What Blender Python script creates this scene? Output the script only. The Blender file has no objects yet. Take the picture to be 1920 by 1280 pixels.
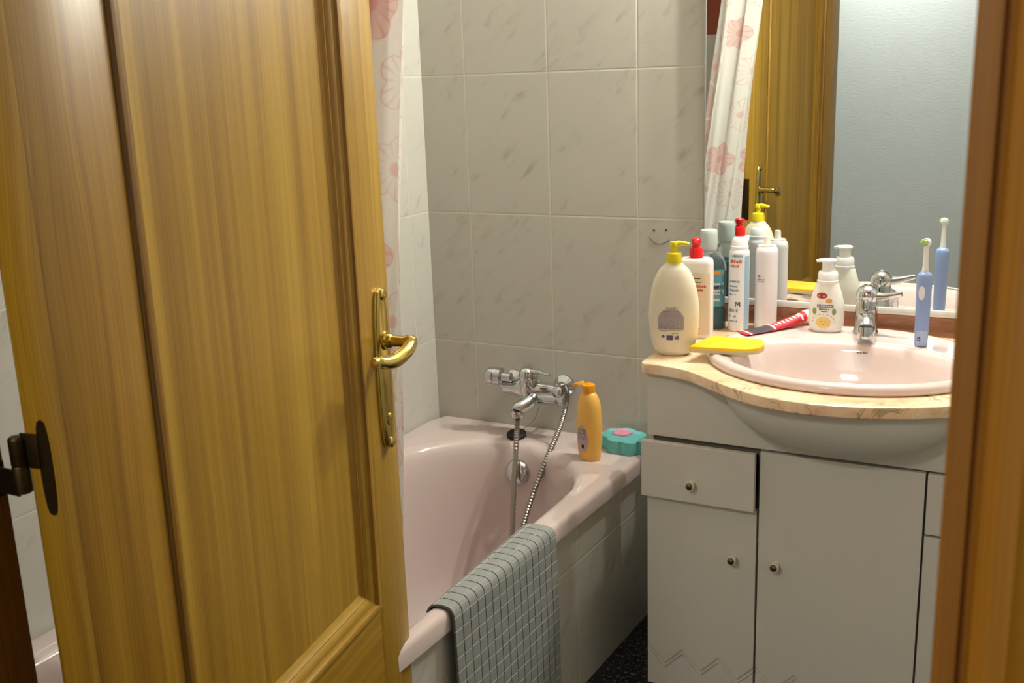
import bpy, bmesh, math, random
from mathutils import Vector, Matrix
random.seed(7)
PI = math.pi
S = 1.22          # survey units -> metres
ZF = 0.18         # floor level in survey units
scn = bpy.context.scene
COL = scn.collection

def W(p):
    return Vector((p[0]*S, p[1]*S, (p[2]-ZF)*S))

# ------------------------------------------------------------------ objects
ORIG = {}
def thing(name, label, cat, base, group=None, kind=None):
    o = bpy.data.objects.new(name, None)
    o.empty_display_size = 0.05
    COL.objects.link(o)
    o.location = W(base)
    ORIG[o] = W(base)
    if label: o['label'] = label
    if cat: o['category'] = cat
    if group: o['group'] = group
    if kind: o['kind'] = kind
    return o

def obj(name, bm, mat, parent=None, base=None, label=None, cat=None, group=None, kind=None, smooth=True, ang=40):
    """bm is in survey units; base gives the origin of a top-level mesh"""
    org = ORIG[parent] if parent else W(base if base else (0, 0, ZF))
    for v in bm.verts:
        v.co = W(v.co) - org
    bmesh.ops.recalc_face_normals(bm, faces=bm.faces[:])
    if smooth:
        lim = math.radians(ang)
        for f in bm.faces: f.smooth = True
        for e in bm.edges:
            if len(e.link_faces) == 2 and e.calc_face_angle(0) > lim: e.smooth = False
    me = bpy.data.meshes.new(name)
    bm.to_mesh(me); bm.free()
    for m in (mat if isinstance(mat, (list, tuple)) else [mat]):
        me.materials.append(m)
    o = bpy.data.objects.new(name, me)
    COL.objects.link(o)
    if parent:
        o.parent = parent
    else:
        o.location = org
    ORIG[o] = org
    if label: o['label'] = label
    if cat: o['category'] = cat
    if group: o['group'] = group
    if kind: o['kind'] = kind
    return o

# ------------------------------------------------------------------ shapes
def BM(): return bmesh.new()

def box(bm, x0, x1, y0, y1, z0, z1, bev=0, seg=2, mi=0):
    t = bmesh.new()
    bmesh.ops.create_cube(t, size=1)
    for v in t.verts:
        v.co = Vector(((x0+x1)/2+v.co.x*(x1-x0), (y0+y1)/2+v.co.y*(y1-y0), (z0+z1)/2+v.co.z*(z1-z0)))
    if bev:
        bmesh.ops.bevel(t, geom=t.edges[:], offset=bev, segments=seg, affect='EDGES', profile=.5)
    join(bm, t, mi)

def join(bm, t, mi=0, M=None):
    mp = {}
    for v in t.verts:
        mp[v] = bm.verts.new(M @ v.co if M else v.co)
    for f in t.faces:
        try:
            g = bm.faces.new([mp[v] for v in f.verts]); g.material_index = mi
        except ValueError: pass
    t.free()

def loft(bm, rings, close=True, cap0=True, cap1=True, mi=0):
    vr = [[bm.verts.new(p) for p in r] for r in rings]
    n = len(rings[0])
    for a, b in zip(vr, vr[1:]):
        for i in range(n if close else n-1):
            j = (i+1) % n
            f = bm.faces.new((a[i], a[j], b[j], b[i])); f.material_index = mi
    if cap0: bm.faces.new(vr[0][::-1]).material_index = mi
    if cap1: bm.faces.new(vr[-1]).material_index = mi
    return vr

def frame(d):
    d = Vector(d).normalized()
    u = Vector((0, 0, 1)) if abs(d.z) < .95 else Vector((1, 0, 0))
    a = d.cross(u).normalized(); b = a.cross(d)
    return a, b

def lathe(bm, prof, c, axis=(0, 0, 1), n=32, mi=0):
    """prof: [(h, r)] along axis from point c"""
    c = Vector(c); ax = Vector(axis).normalized(); a, b = frame(ax)
    rings = [[c+ax*h+(a*math.cos(2*PI*i/n)+b*math.sin(2*PI*i/n))*max(r, 1e-5) for i in range(n)] for h, r in prof]
    loft(bm, rings, mi=mi)

def spline(pts, n=8):
    P = [Vector(p) for p in pts]; out = []
    Q = [2*P[0]-P[1]]+P+[2*P[-1]-P[-2]]
    for i in range(1, len(Q)-2):
        for k in range(n):
            t = k/n
            p0, p1, p2, p3 = Q[i-1], Q[i], Q[i+1], Q[i+2]
            out.append(.5*((2*p1)+(p2-p0)*t+(2*p0-5*p1+4*p2-p3)*t*t+(3*p1-p0-3*p2+p3)*t**3))
    out.append(P[-1]); return out

def tube(bm, pts, r, n=12, mi=0, ribs=0):
    P = [Vector(p) for p in pts]; rings = []
    a = None
    for i, p in enumerate(P):
        d = (P[min(i+1, len(P)-1)]-P[max(i-1, 0)]).normalized()
        if a is None: a, b = frame(d)
        else:
            a = (a-d*a.dot(d)).normalized(); b = d.cross(a)
        rr = r[i] if isinstance(r, (list, tuple)) else r
        if ribs: rr *= 1+(.16 if i % 2 else -.1)
        rings.append([p+(a*math.cos(2*PI*k/n)+b*math.sin(2*PI*k/n))*rr for k in range(n)])
    loft(bm, rings, mi=mi)

def prism(bm, poly, z0, z1, bev=0, seg=3, mi=0):
    t = bmesh.new()
    lo = [t.verts.new((x, y, z0)) for x, y in poly]; hi = [t.verts.new((x, y, z1)) for x, y in poly]
    n = len(poly)
    t.faces.new(lo[::-1]); t.faces.new(hi)
    for i in range(n): t.faces.new((lo[i], lo[(i+1) % n], hi[(i+1) % n], hi[i]))
    if bev:
        es = [e for e in t.edges if abs(e.verts[0].co.z-e.verts[1].co.z) < 1e-7]
        bmesh.ops.bevel(t, geom=es, offset=bev, segments=seg, affect='EDGES', profile=.5)
    join(bm, t, mi)

def prism_hole(bm, poly, hole, z0, z1):
    t = bmesh.new()
    for z in (z0, z1):
        es = []
        for L_ in (poly, hole):
            vs = [t.verts.new((p[0], p[1], z)) for p in L_]
            es += [t.edges.new((vs[i], vs[(i+1) % len(vs)])) for i in range(len(vs))]
        bmesh.ops.triangle_fill(t, use_beauty=True, use_dissolve=False, edges=es)
    for L_ in (poly, hole):
        a = [t.verts.new((p[0], p[1], z0)) for p in L_]; b = [t.verts.new((p[0], p[1], z1)) for p in L_]
        for i in range(len(a)):
            j = (i+1) % len(a); t.faces.new((a[i], a[j], b[j], b[i]))
    bmesh.ops.remove_doubles(t, verts=t.verts[:], dist=1e-6)
    join(bm, t)

def interp(tab, x):
    """monotone-ish cubic table lookup; tab [(x, v...)]"""
    if x <= tab[0][0]: return tab[0][1:]
    if x >= tab[-1][0]: return tab[-1][1:]
    for i in range(len(tab)-1):
        if tab[i][0] <= x <= tab[i+1][0]:
            h = tab[i+1][0]-tab[i][0]; t = (x-tab[i][0])/h if h else 0
            res = []
            for k in range(1, len(tab[0])):
                d = [(tab[j+1][k]-tab[j][k])/max(tab[j+1][0]-tab[j][0], 1e-9) for j in range(len(tab)-1)]
                def m(j):
                    if j == 0: return d[0]
                    if j == len(tab)-1: return d[-1]
                    return 0 if d[j-1]*d[j] <= 0 else 2*d[j-1]*d[j]/(d[j-1]+d[j])
                t2, t3 = t*t, t*t*t
                res.append((2*t3-3*t2+1)*tab[i][k]+(t3-2*t2+t)*h*m(i)+(-2*t3+3*t2)*tab[i+1][k]+(t3-t2)*h*m(i+1))
            return tuple(res)

class Bottle:
    """loft of superellipses; e1 the broad axis (to the right seen from the door), e2 towards the viewer"""
    def __init__(s, c, secs, yaw=0, n=2.4):
        s.c = Vector((c[0], c[1], 0)); s.secs = secs; s.n = n
        f = Vector((math.sin(yaw), -math.cos(yaw), 0))
        s.e2 = f; s.e1 = Vector((math.cos(yaw), math.sin(yaw), 0))
    def ab(s, z):
        return interp(s.secs, z)
    def ring(s, z, N=48, k=1.0):
        a, b = s.ab(z)[:2]; a *= k; b *= k; r = []
        for i in range(N):
            t = 2*PI*i/N; c_, s_ = math.cos(t), math.sin(t)
            x = a*math.copysign(abs(c_)**(2/s.n), c_); y = b*math.copysign(abs(s_)**(2/s.n), s_)
            r.append(s.c+s.e1*x+s.e2*y+Vector((0, 0, z)))
        return r
    def body(s, bm, z0=None, z1=None, step=.004, k=1.0, mi=0):
        z0 = s.secs[0][0] if z0 is None else z0; z1 = s.secs[-1][0] if z1 is None else z1
        zs = sorted(set([z0+(z1-z0)*i/max(2, int((z1-z0)/step)) for i in range(int((z1-z0)/step)+1)]+[z for z, *_ in s.secs if z0 <= z <= z1]+[z0, z1]))
        zz = [zs[0]]
        for z in zs[1:]:
            if z-zz[-1] > 2e-4: zz.append(z)
        loft(bm, [s.ring(z, k=k) for z in zz], mi=mi)
    def pt(s, x, z, off=.0004):
        a, b = s.ab(z)[:2]
        q = min(abs(x)/a, .995)
        y = b*(1-q**s.n)**(1/s.n)
        return s.c+s.e1*x+s.e2*(y+off)+Vector((0, 0, z))
    def strip(s, bm, x0f, x1f, z0, z1, nz=8, nx=8, off=.0004, mi=0):
        rows = []
        for i in range(nz+1):
            z = z0+(z1-z0)*i/nz
            a, b = x0f(z), x1f(z)
            rows.append([s.pt(a+(b-a)*j/nx, z, off) for j in range(nx+1)])
        loft(bm, rows, close=False, cap0=False, cap1=False, mi=mi)
    def rect(s, bm, x0, x1, z0, z1, off=.0006, mi=0, nx=4, nz=1):
        s.strip(bm, lambda z: x0, lambda z: x1, z0, z1, nz, nx, off, mi)
    def ell(s, bm, xc, zc, rx, rz, off=.0005, mi=0):
        w = lambda z: rx*math.sqrt(max(0, 1-((z-zc)/rz)**2))+1e-5
        s.strip(bm, lambda z: xc-w(z), lambda z: xc+w(z), zc-rz, zc+rz, 14, 6, off, mi)
    def scribble(s, bm, x0, x1, z, h, off=.0007, mi=0, dens=.75, w=.0012):
        """a line of print too small to read"""
        x = x0
        while x < x1:
            ww = w*random.uniform(.6, 1.5)
            if random.random() < dens:
                s.rect(bm, x, min(x+ww, x1), z, z+h*random.choice((.7, 1, 1)), off, mi, 1)
            x += ww+w*.35

# ------------------------------------------------------------------ materials
def lin(c):
    return tuple(((x/255)/12.92 if x/255 <= .04045 else ((x/255+.055)/1.055)**2.4) for x in c)+(1,)

class N:
    """small helper for writing node graphs"""
    def __init__(s, name):
        s.m = bpy.data.materials.new(name); s.m.use_nodes = True
        s.t = s.m.node_tree; s.t.nodes.clear()
        s.out = s.t.nodes.new('ShaderNodeOutputMaterial')
        s.b = s.t.nodes.new('ShaderNodeBsdfPrincipled')
        s.t.links.new(s.b.outputs[0], s.out.inputs[0])
    def put(s, inp, v):
        if isinstance(v, bpy.types.NodeSocket): s.t.links.new(v, inp)
        elif v is not None: inp.default_value = v
    def math(s, op, a, b=None, c=None):
        n = s.t.nodes.new('ShaderNodeMath'); n.operation = op
        for i, v in enumerate((a, b, c)): s.put(n.inputs[i], v)
        return n.outputs[0]
    def vec(s, op, a, b=None, out=0):
        n = s.t.nodes.new('ShaderNodeVectorMath'); n.operation = op
        s.put(n.inputs[0], a)
        if b is not None: s.put(n.inputs[1], b)
        return n.outputs['Value'] if op in ('DOT_PRODUCT', 'LENGTH', 'DISTANCE') else n.outputs[0]
    def pos(s): return s.t.nodes.new('ShaderNodeNewGeometry').outputs['Position']
    def objc(s): return s.t.nodes.new('ShaderNodeTexCoord').outputs['Object']
    def uv(s): return s.t.nodes.new('ShaderNodeTexCoord').outputs['UV']
    def sep(s, v):
        n = s.t.nodes.new('ShaderNodeSeparateXYZ'); s.put(n.inputs[0], v); return n.outputs
    def comb(s, x=0, y=0, z=0):
        n = s.t.nodes.new('ShaderNodeCombineXYZ')
        for i, v in enumerate((x, y, z)): s.put(n.inputs[i], v)
        return n.outputs[0]
    def noise(s, v, scale=5, det=3, rough=.5, dist=0):
        n = s.t.nodes.new('ShaderNodeTexNoise'); s.put(n.inputs['Vector'], v)
        n.inputs['Scale'].default_value = scale; n.inputs['Detail'].default_value = det
        n.inputs['Roughness'].default_value = rough; n.inputs['Distortion'].default_value = dist
        return n.outputs[0]
    def white(s, v):
        n = s.t.nodes.new('ShaderNodeTexWhiteNoise'); s.put(n.inputs['Vector'], v); return n.outputs
    def ramp(s, f, stops, interp='LINEAR'):
        n = s.t.nodes.new('ShaderNodeValToRGB'); s.put(n.inputs[0], f)
        n.color_ramp.interpolation = interp
        e = n.color_ramp.elements
        while len(e) < len(stops): e.new(.5)
        for k, (p, c) in enumerate(stops):
            e[k].position = p; e[k].color = c if len(c) == 4 else lin(c)
        return n.outputs[0]
    def mix(s, f, a, b, mode='MIX'):
        n = s.t.nodes.new('ShaderNodeMix'); n.data_type = 'RGBA'; n.blend_type = mode
        s.put(n.inputs[0], f); s.put(n.inputs[6], a); s.put(n.inputs[7], b)
        return n.outputs[2]
    def smooth(s, x, a, b, lo=0., hi=1.):
        n = s.t.nodes.new('ShaderNodeMapRange'); n.interpolation_type = 'SMOOTHSTEP'
        s.put(n.inputs[0], x)
        for i, v in enumerate((a, b, lo, hi)): n.inputs[i+1].default_value = v
        return n.outputs[0]
    def bump(s, h, strength=.3, dist=.002):
        n = s.t.nodes.new('ShaderNodeBump'); s.put(n.inputs['Height'], h)
        n.inputs['Strength'].default_value = strength; n.inputs['Distance'].default_value = dist
        s.t.links.new(n.outputs[0], s.b.inputs['Normal'])
    def set(s, **k):
        al = dict(col='Base Color', rough='Roughness', metal='Metallic', trans='Transmission Weight', ior='IOR', coat='Coat Weight',
                  crough='Coat Roughness', sss='Subsurface Weight', spec='Specular IOR Level', alpha='Alpha', sheen='Sheen Weight')
        for a, v in k.items():
            if a == 'col' and isinstance(v, tuple) and len(v) == 3: v = lin(v)
            s.put(s.b.inputs[al[a]], v)
        return s

MATS = {}
def plain(name, col, rough=.4, var=.04, bump=0, **k):
    if name in MATS: return MATS[name]
    n = N(name)
    f = n.noise(n.objc(), 60, 2)
    c = lin(col); d = tuple(max(0, x*(1-var*2.2)) for x in c[:3])+(1,)
    n.set(col=n.mix(f, c, d), rough=rough, **k)
    if bump: n.bump(n.noise(n.objc(), 400, 3), bump, .0005)
    MATS[name] = n.m
    return n.m

def wood(name, wd, gd, cols, stave=.055, seed=0., gloss=.22, cath=0.):
    """varnished pine; wd: unit vector across the grain in the face, gd: along the grain"""
    n = N(name)
    p = n.objc()
    s = n.vec('DOT_PRODUCT', p, Vector(wd)); g = n.vec('DOT_PRODUCT', p, Vector(gd))
    t = n.vec('DOT_PRODUCT', p, Vector(wd).cross(Vector(gd)))
    wob = n.noise(n.comb(n.math('MULTIPLY', s, 5), n.math('ADD', n.math('MULTIPLY', g, .9), seed), t), 1.6, 2)
    s2 = n.math('ADD', n.math('ADD', s, t), n.math('MULTIPLY', n.math('SUBTRACT', wob, .5), .02+cath))
    st = n.math('FLOOR', n.math('DIVIDE', n.math('ADD', s2, seed), stave))
    rnd = n.white(n.comb(st, seed, 3.))[0]
    sh = n.math('ADD', s2, n.math('MULTIPLY', rnd, 3.))
    bands = n.noise(n.comb(n.math('MULTIPLY', sh, 60), n.math('MULTIPLY', g, 1.0), seed), 1., 3, .6)
    rings = n.math('SINE', n.math('MULTIPLY', n.math('ADD', sh, n.math('MULTIPLY', n.noise(n.comb(n.math('MULTIPLY', sh, 20), n.math('MULTIPLY', g, .7), seed+5), 1, 2), .02)), 1250.))
    rings = n.math('MULTIPLY_ADD', rings, .5, .5)
    fine = n.noise(n.comb(n.math('MULTIPLY', n.math('ADD', s, t), 700), n.math('MULTIPLY', g, 9), seed), 1., 2)
    f = n.math('ADD', n.math('MULTIPLY', bands, .6), n.math('ADD', n.math('MULTIPLY', rings, .055), n.math('MULTIPLY', fine, .19)))
    f = n.math('ADD', f, n.math('MULTIPLY', n.math('SUBTRACT', rnd, .5), .2))
    col = n.ramp(f, [(.22, cols[0]), (.45, cols[1]), (.62, cols[2]), (.8, cols[3])])
    n.set(col=col, rough=.38, spec=.45, coat=.22, crough=n.math('ADD', gloss, .08))
    n.bump(fine, .08, .0004)
    return n.m

def tilemat(name, ax, u0, v0=1.0614, su=.244, sv=.366, base=(202, 199, 189), grout=(212, 209, 197), seed=0., rough=.22):
    n = N(name)
    x, y, z = n.sep(n.pos())[:3]
    a = {'x': x, 'y': y}[ax]
    u = n.math('DIVIDE', n.math('SUBTRACT', a, u0), su); v = n.math('DIVIDE', n.math('SUBTRACT', z, v0), sv)
    fu, fv = n.math('FRACT', u), n.math('FRACT', v)
    iu, iv = n.math('FLOOR', u), n.math('FLOOR', v)
    du = n.math('MULTIPLY', n.math('MINIMUM', fu, n.math('SUBTRACT', 1., fu)), su)
    dv = n.math('MULTIPLY', n.math('MINIMUM', fv, n.math('SUBTRACT', 1., fv)), sv)
    dd = n.math('MINIMUM', du, dv)
    g = n.smooth(dd, .0007, .0017, 1., 0.)
    lu, lv = n.math('MULTIPLY', fu, su), n.math('MULTIPLY', fv, sv)
    off = n.math('MULTIPLY', n.math('ADD', n.math('MULTIPLY', n.math('MODULO', n.math('ABSOLUTE', iv), 2.), 1.7), n.math('MULTIPLY', n.math('MODULO', n.math('ABSOLUTE', iu), 2.), .9)), 1.)
    # diagonal frame
    p = n.math('MULTIPLY', n.math('ADD', lu, lv), .7071)
    q = n.math('MULTIPLY', n.math('SUBTRACT', lu, lv), .7071)
    q2 = n.math('ADD', q, n.math('MULTIPLY', p, -.02))
    cloud = n.noise(n.comb(n.math('MULTIPLY', p, 9), n.math('MULTIPLY', q2, 16), n.math('ADD', off, seed)), 1., 4, .6, .6)
    vein = n.noise(n.comb(n.math('MULTIPLY', p, 8), n.math('MULTIPLY', q2, 34), n.math('ADD', off, seed+9)), 1., 5, .62, .5)
    veinm = n.math('MULTIPLY', n.smooth(vein, .50, .70), n.smooth(cloud, .46, .64))
    blot = n.smooth(cloud, .5, .8)
    b = lin(base)
    c1 = tuple(x*.86 for x in b[:3])+(1,)
    c = n.mix(n.math('MULTIPLY', blot, .4), b, c1)
    c = n.mix(n.math('MULTIPLY', veinm, .5), c, tuple(x*y for x, y in zip(b[:3], (.56, .53, .44)))+(1,))
    wv = n.noise(n.comb(n.math('MULTIPLY', u, .7), n.math('MULTIPLY', v, .7), seed), 3., 2)
    c = n.mix(n.math('MULTIPLY', wv, .12), c, tuple(x*.85 for x in b[:3])+(1,))
    c = n.mix(g, c, lin(grout))
    n.set(col=c, rough=n.math('ADD', n.math('MULTIPLY', g, .5), rough), spec=.5)
    h = n.math('ADD', n.smooth(dd, .0008, .0035), n.math('MULTIPLY', n.noise(n.pos(), 18, 1), .25))
    n.bump(h, .5, .0012)
    return n.m

def paint(name, col, bump=.25, rough=.75, sc=160, lines=False):
    n = N(name); p = n.pos()
    if lines:
        x, y, z = n.sep(p)[:3]
        p = n.comb(n.math('MULTIPLY', x, .35), n.math('MULTIPLY', y, .35), z)
    h = n.noise(p, sc, 4, .6)
    c = lin(col)
    n.set(col=n.mix(n.noise(n.pos(), 6, 3), c, tuple(x*.93 for x in c[:3])+(1,)), rough=rough)
    n.bump(h, bump, .002)
    return n.m

def metal(name, col, rough, var=0):
    n = N(name)
    r = n.math('ADD', n.math('MULTIPLY', n.noise(n.objc(), 90, 3), var), rough)
    n.set(col=col, rough=r, metal=1.)
    return n.m

def enamel(name, col, rough=.08):
    n = N(name)
    c = lin(col)
    n.set(col=n.mix(n.noise(n.pos(), 4, 2), c, tuple(x*.96 for x in c[:3])+(1,)), rough=rough, coat=.4, crough=.03, spec=.5)
    n.bump(n.noise(n.pos(), 9, 2), .05, .004)
    return n.m

DD = Vector((-.169, .9856, 0)).normalized()        # along the open door, from hinge to latch
NB = Vector((-DD.y, DD.x, 0))                      # towards the door's bathroom face
PINE = [(112, 74, 10), (154, 113, 26), (176, 138, 40), (194, 158, 62)]
PINE2 = [(130, 93, 20), (162, 124, 36), (180, 144, 50), (196, 162, 70)]
PINED = [(96, 54, 10), (138, 88, 24), (166, 112, 36), (186, 134, 54)]
M_STILE = wood('pine_stile', DD, (0, 0, 1), PINE, .045, 1.3, .24, .055)
M_STILE2 = wood('pine_stile_far', DD, (0, 0, 1), PINE2, .06, 4.1, .24)
M_PANEL = wood('pine_panel', DD, (0, 0, 1), PINE2, .062, 7.7, .26)
M_RAIL = wood('pine_rail', (0, 0, 1), DD, PINE, .07, 2.2, .24)
M_MOULD = wood('pine_moulding', DD, (0, 0, 1), PINE, .08, 3.9, .14)
M_MOULDH = wood('pine_moulding_rail', (0, 0, 1), DD, PINE2, .08, 3.1, .14)
M_JAMB = wood('pine_frame', (1, 0, 0), (0, 0, 1), [(128, 74, 4), (150, 94, 8), (164, 108, 18), (176, 122, 34)], .05, 5.5, .3)
M_JAMBD = wood('pine_frame_left', (0, 1, 0), (0, 0, 1), PINED, .06, 8.5, .3)
T_BACK = tilemat('marbled_tile_back', 'x', 0.0, seed=1.)
T_LEFT = tilemat('marbled_tile_left', 'y', -.097, seed=2.)
T_APRON = tilemat('marbled_tile_apron', 'y', -.224, v0=.329, seed=5.)
T_FRONT = tilemat('marbled_tile_front', 'x', 0.02, seed=3.)
M_CEIL = paint('ceiling_paint', (236, 234, 228), .1)
M_HALL = paint('blue_grey_textured_paint', (214, 220, 219), .55, .7, 130, True)
M_TERRA = paint('terracotta_paint', (150, 62, 24), .1, .5)
PINK = enamel('pink_enamel', (217, 199, 195))
M_BASIN = enamel('pale_pink_porcelain', (221, 201, 195), .06)
CHROME = metal('chrome', (205, 207, 210), .07, .04)
STEEL = metal('brushed_hose_steel', (165, 160, 152), .28, .05)
BRASS = metal('polished_brass', (206, 182, 104), .16, .08)
IRON = metal('dark_bronze_iron', (70, 56, 34), .42, .1)
CAB = plain('white_lacquer', (214, 209, 197), .38, .015)
CABIN = plain('cabinet_inner', (120, 112, 96), .6)

# marble top
n = N('peach_marble')
p = n.pos()
a = n.noise(p, 9, 5, .6, 1.2)
v = n.noise(n.vec('ADD', p, Vector((3, 1, 7))), 7, 5, .6, 2.2)
vm = n.smooth(n.math('ABSOLUTE', n.math('SUBTRACT', v, .5)), 0., .03, 1., 0.)
vm = n.math('MULTIPLY', vm, n.smooth(n.noise(n.vec('ADD', p, Vector((8, 4, 2))), 10, 2), .42, .62))
c = n.ramp(a, [(.3, (226, 182, 142)), (.5, (236, 204, 166)), (.66, (244, 222, 190)), (.8, (230, 190, 152))])
c = n.mix(n.math('MULTIPLY', vm, .75), c, lin((120, 118, 78)))
n.set(col=c, rough=.16, coat=.3, crough=.05)
M_MARBLE = n.m
n = N('brown_marble')
p = n.pos()
f = n.noise(n.vec('MULTIPLY', p, Vector((6, 6, 40))), 1., 4, .6, .6)
n.set(col=n.ramp(f, [(.3, (104, 66, 44)), (.55, (144, 96, 68)), (.75, (166, 118, 88))]), rough=.25)
M_BROWN = n.m
# floor
n = N('black_granite')
p = n.pos()
f = n.noise(p, 110, 3, .7)
n.set(col=n.ramp(f, [(.42, (12, 12, 14)), (.56, (34, 34, 38)), (.66, (96, 98, 104))]), rough=.25)
M_FLOOR = n.m
n = N('hall_floor_tile')
n.set(col=n.mix(n.noise(n.pos(), 30, 3), lin((120, 96, 72)), lin((140, 112, 84))), rough=.4)
M_HFLOOR = n.m
n = N('mirror_silver'); n.set(col=n.mix(n.noise(n.pos(), 3, 1), lin((240, 243, 240)), lin((236, 240, 237))), rough=0.0, metal=1.); M_MIRROR = n.m

# ================================================================== ROOM
XL, XR = -.111, 1.98
YF0, YF1 = -1.50, -1.64          # the door wall, bathroom side and hall side
ZC = 2.25
HX0, HX1, HY = -1.2, 3.0, -2.95  # hall
def slab(name, x0, x1, y0, y1, z0, z1, mat, kind='structure', label=None):
    bm = BM(); box(bm, x0, x1, y0, y1, z0, z1)
    return obj(name, bm, mat, base=((x0+x1)/2, (y0+y1)/2, z0), kind=kind, smooth=False)
slab('floor', XL-.1, XR+.1, YF1, .1, ZF-.05, ZF, M_FLOOR)
slab('floor_hall', HX0, HX1, HY, YF1, ZF-.05, ZF, M_HFLOOR)
slab('ceiling', HX0, HX1, HY-.1, .1, ZC, ZC+.05, M_CEIL)
slab('wall_back', XL-.1, XR+.1, 0, .1, ZF, ZC, T_BACK)
slab('wall_left', XL-.1, XL, YF0, 0, ZF, ZC, T_LEFT)
slab('wall_right', XR, XR+.1, YF0, 0, ZF, ZC, T_LEFT)
slab('wall_hall', HX0, HX1, HY-.1, HY, ZF, ZC, M_HALL)
slab('wall_hall_left', HX0-.1, HX0, HY-.1, YF1, ZF, ZC, M_HALL)
slab('wall_hall_right', HX1, HX1+.1, HY-.1, YF1, ZF, ZC, M_HALL)
bm = BM()
OX0, OX1, OZ = .395, 1.18, 1.86
for x0, x1, z0, z1 in ((HX0, OX0, ZF, ZC), (OX1, HX1, ZF, ZC), (OX0, OX1, OZ, ZC)):
    box(bm, x0, x1, YF1, YF0-.012, z0, z1, mi=0)
for x0, x1, z0, z1 in ((XL, OX0, ZF, 1.46), (OX1, XR, ZF, 1.46)):
    box(bm, x0, x1, YF0-.012, YF0, z0, z1, mi=1)
for x0, x1, z0, z1 in ((XL, OX0, 1.46, ZC), (OX1, XR, 1.46, ZC), (OX0, OX1, OZ, ZC)):
    box(bm, x0, x1, YF0-.012, YF0-.001, z0, z1, mi=2)
obj('wall_front', bm, [M_HALL, T_FRONT, M_TERRA], base=(.1, YF0, ZF), kind='structure', smooth=False)

# door frame: left jamb, right jamb with moulded casing on the hall side
fr = thing('trim_1', None, None, (.8, YF1, ZF), kind='structure')
fr['label'] = 'honey coloured pine door frame around the bathroom doorway'
JY1 = -1.51
bm = BM(); box(bm, .385, .422, -1.655, JY1, ZF, OZ, .003); obj('jamb', bm, M_JAMBD, fr)
def casing(bm, x0, sgn, z0, z1):
    # moulded architrave profile seen face on: (offset from opening, y depth)
    pr_ = [(0, -1.600), (0, -1.640), (.0015, -1.6425), (.004, -1.643), (.0085, -1.643), (.0095, -1.6405), (.012, -1.640), (.0135, -1.644), (.019, -1.6475),
           (.026, -1.648), (.031, -1.6455), (.035, -1.645), (.068, -1.645), (.074, -1.642), (.074, -1.600)]
    loft(bm, [[Vector((x0+sgn*e, y, z)) for e, y in pr_] for z in (z0, z1)])
bm = BM(); box(bm, 1.153, 1.19, -1.64, JY1, ZF, OZ, .003); obj('jamb', bm, M_JAMBD, fr)
bm = BM(); casing(bm, 1.153, 1, ZF, OZ+.06); obj('casing', bm, M_JAMB, fr, ang=25)
bm = BM(); casing(bm, .40, -1, ZF, OZ+.06); obj('casing', bm, M_JAMB, fr, ang=25)
bm = BM(); box(bm, .385, 1.19, -1.655, JY1, OZ-.03, OZ, .003); obj('head', bm, M_JAMBD, fr)

# ================================================================== DOOR
H0 = Vector((.5032, -1.5107, 0)); TH = .0406; DW = .6096
def dp(s, t, z): return H0+DD*s+NB*t+Vector((0, 0, z))
door = thing('door_1', None, None, (H0.x, H0.y, ZF), kind='structure')
door['label'] = 'varnished pine panel door standing open on the left'
DZ0, DZ1 = ZF+.008, 1.815
SL, SR, ZB, ZB2, ZT = .1098, .5212, .655, .535, 1.70
def dbox(bm, s0, s1, t0, t1, z0, z1, bev=.002, seg=2, mi=0):
    t = bmesh.new(); bmesh.ops.create_cube(t, size=1)
    for v in t.verts: v.co = Vector(((s0+s1)/2+v.co.x*(s1-s0), (t0+t1)/2+v.co.y*(t1-t0), (z0+z1)/2+v.co.z*(z1-z0)))
    if bev: bmesh.ops.bevel(t, geom=t.edges[:], offset=bev, segments=seg, affect='EDGES', profile=.5)
    for v in t.verts: v.co = dp(*v.co)
    join(bm, t, mi)
bm = BM(); dbox(bm, 0, SL, 0, TH, DZ0, DZ1); obj('stile', bm, M_STILE, door)
bm = BM(); dbox(bm, SR, DW, 0, TH, DZ0, DZ1, .006, 3); obj('stile', bm, M_STILE2, door)
for z0, z1 in ((ZB2, ZB), (DZ0, DZ0+.10), (ZT, DZ1)):
    bm = BM(); dbox(bm, SL, SR, .0002, TH-.0002, z0, z1, 0); obj('rail', bm, M_RAIL, door, smooth=False)
for z0, z1 in ((ZB, ZT), (DZ0+.10, ZB2)):
    bm = BM(); dbox(bm, SL, SR, .0135, TH-.0135, z0, z1, 0); obj('panel', bm, M_PANEL, door, smooth=False)
    # moulding strips, mitred at the corners, on both faces
    prof = [(-.0005, .001), (0, -.001), (.002, -.0035), (.006, -.0042), (.0095, -.003), (.0105, .0005), (.013, .002), (.0155, .002), (.020, .0045), (.0235, .0075), (.025, .0075), (.028, .0105), (.034, .0135)]
    for face in (0, 1):
        for side in range(4):
            bm = BM(); rows = []
            for e, t in prof:
                tt = t if face == 0 else TH-t
                c = [(SL+e, z0+e), (SR-e, z0+e), (SR-e, z1-e), (SL+e, z1-e)]
                a, b = c[side], c[(side+1) % 4]
                rows.append([dp(a[0], tt, a[1]), dp(b[0], tt, b[1])])
            loft(bm, rows, close=False, cap0=False, cap1=False)
            obj('moulding', bm, M_MOULDH if side in (0, 2) else M_MOULD, door, ang=30)

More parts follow.
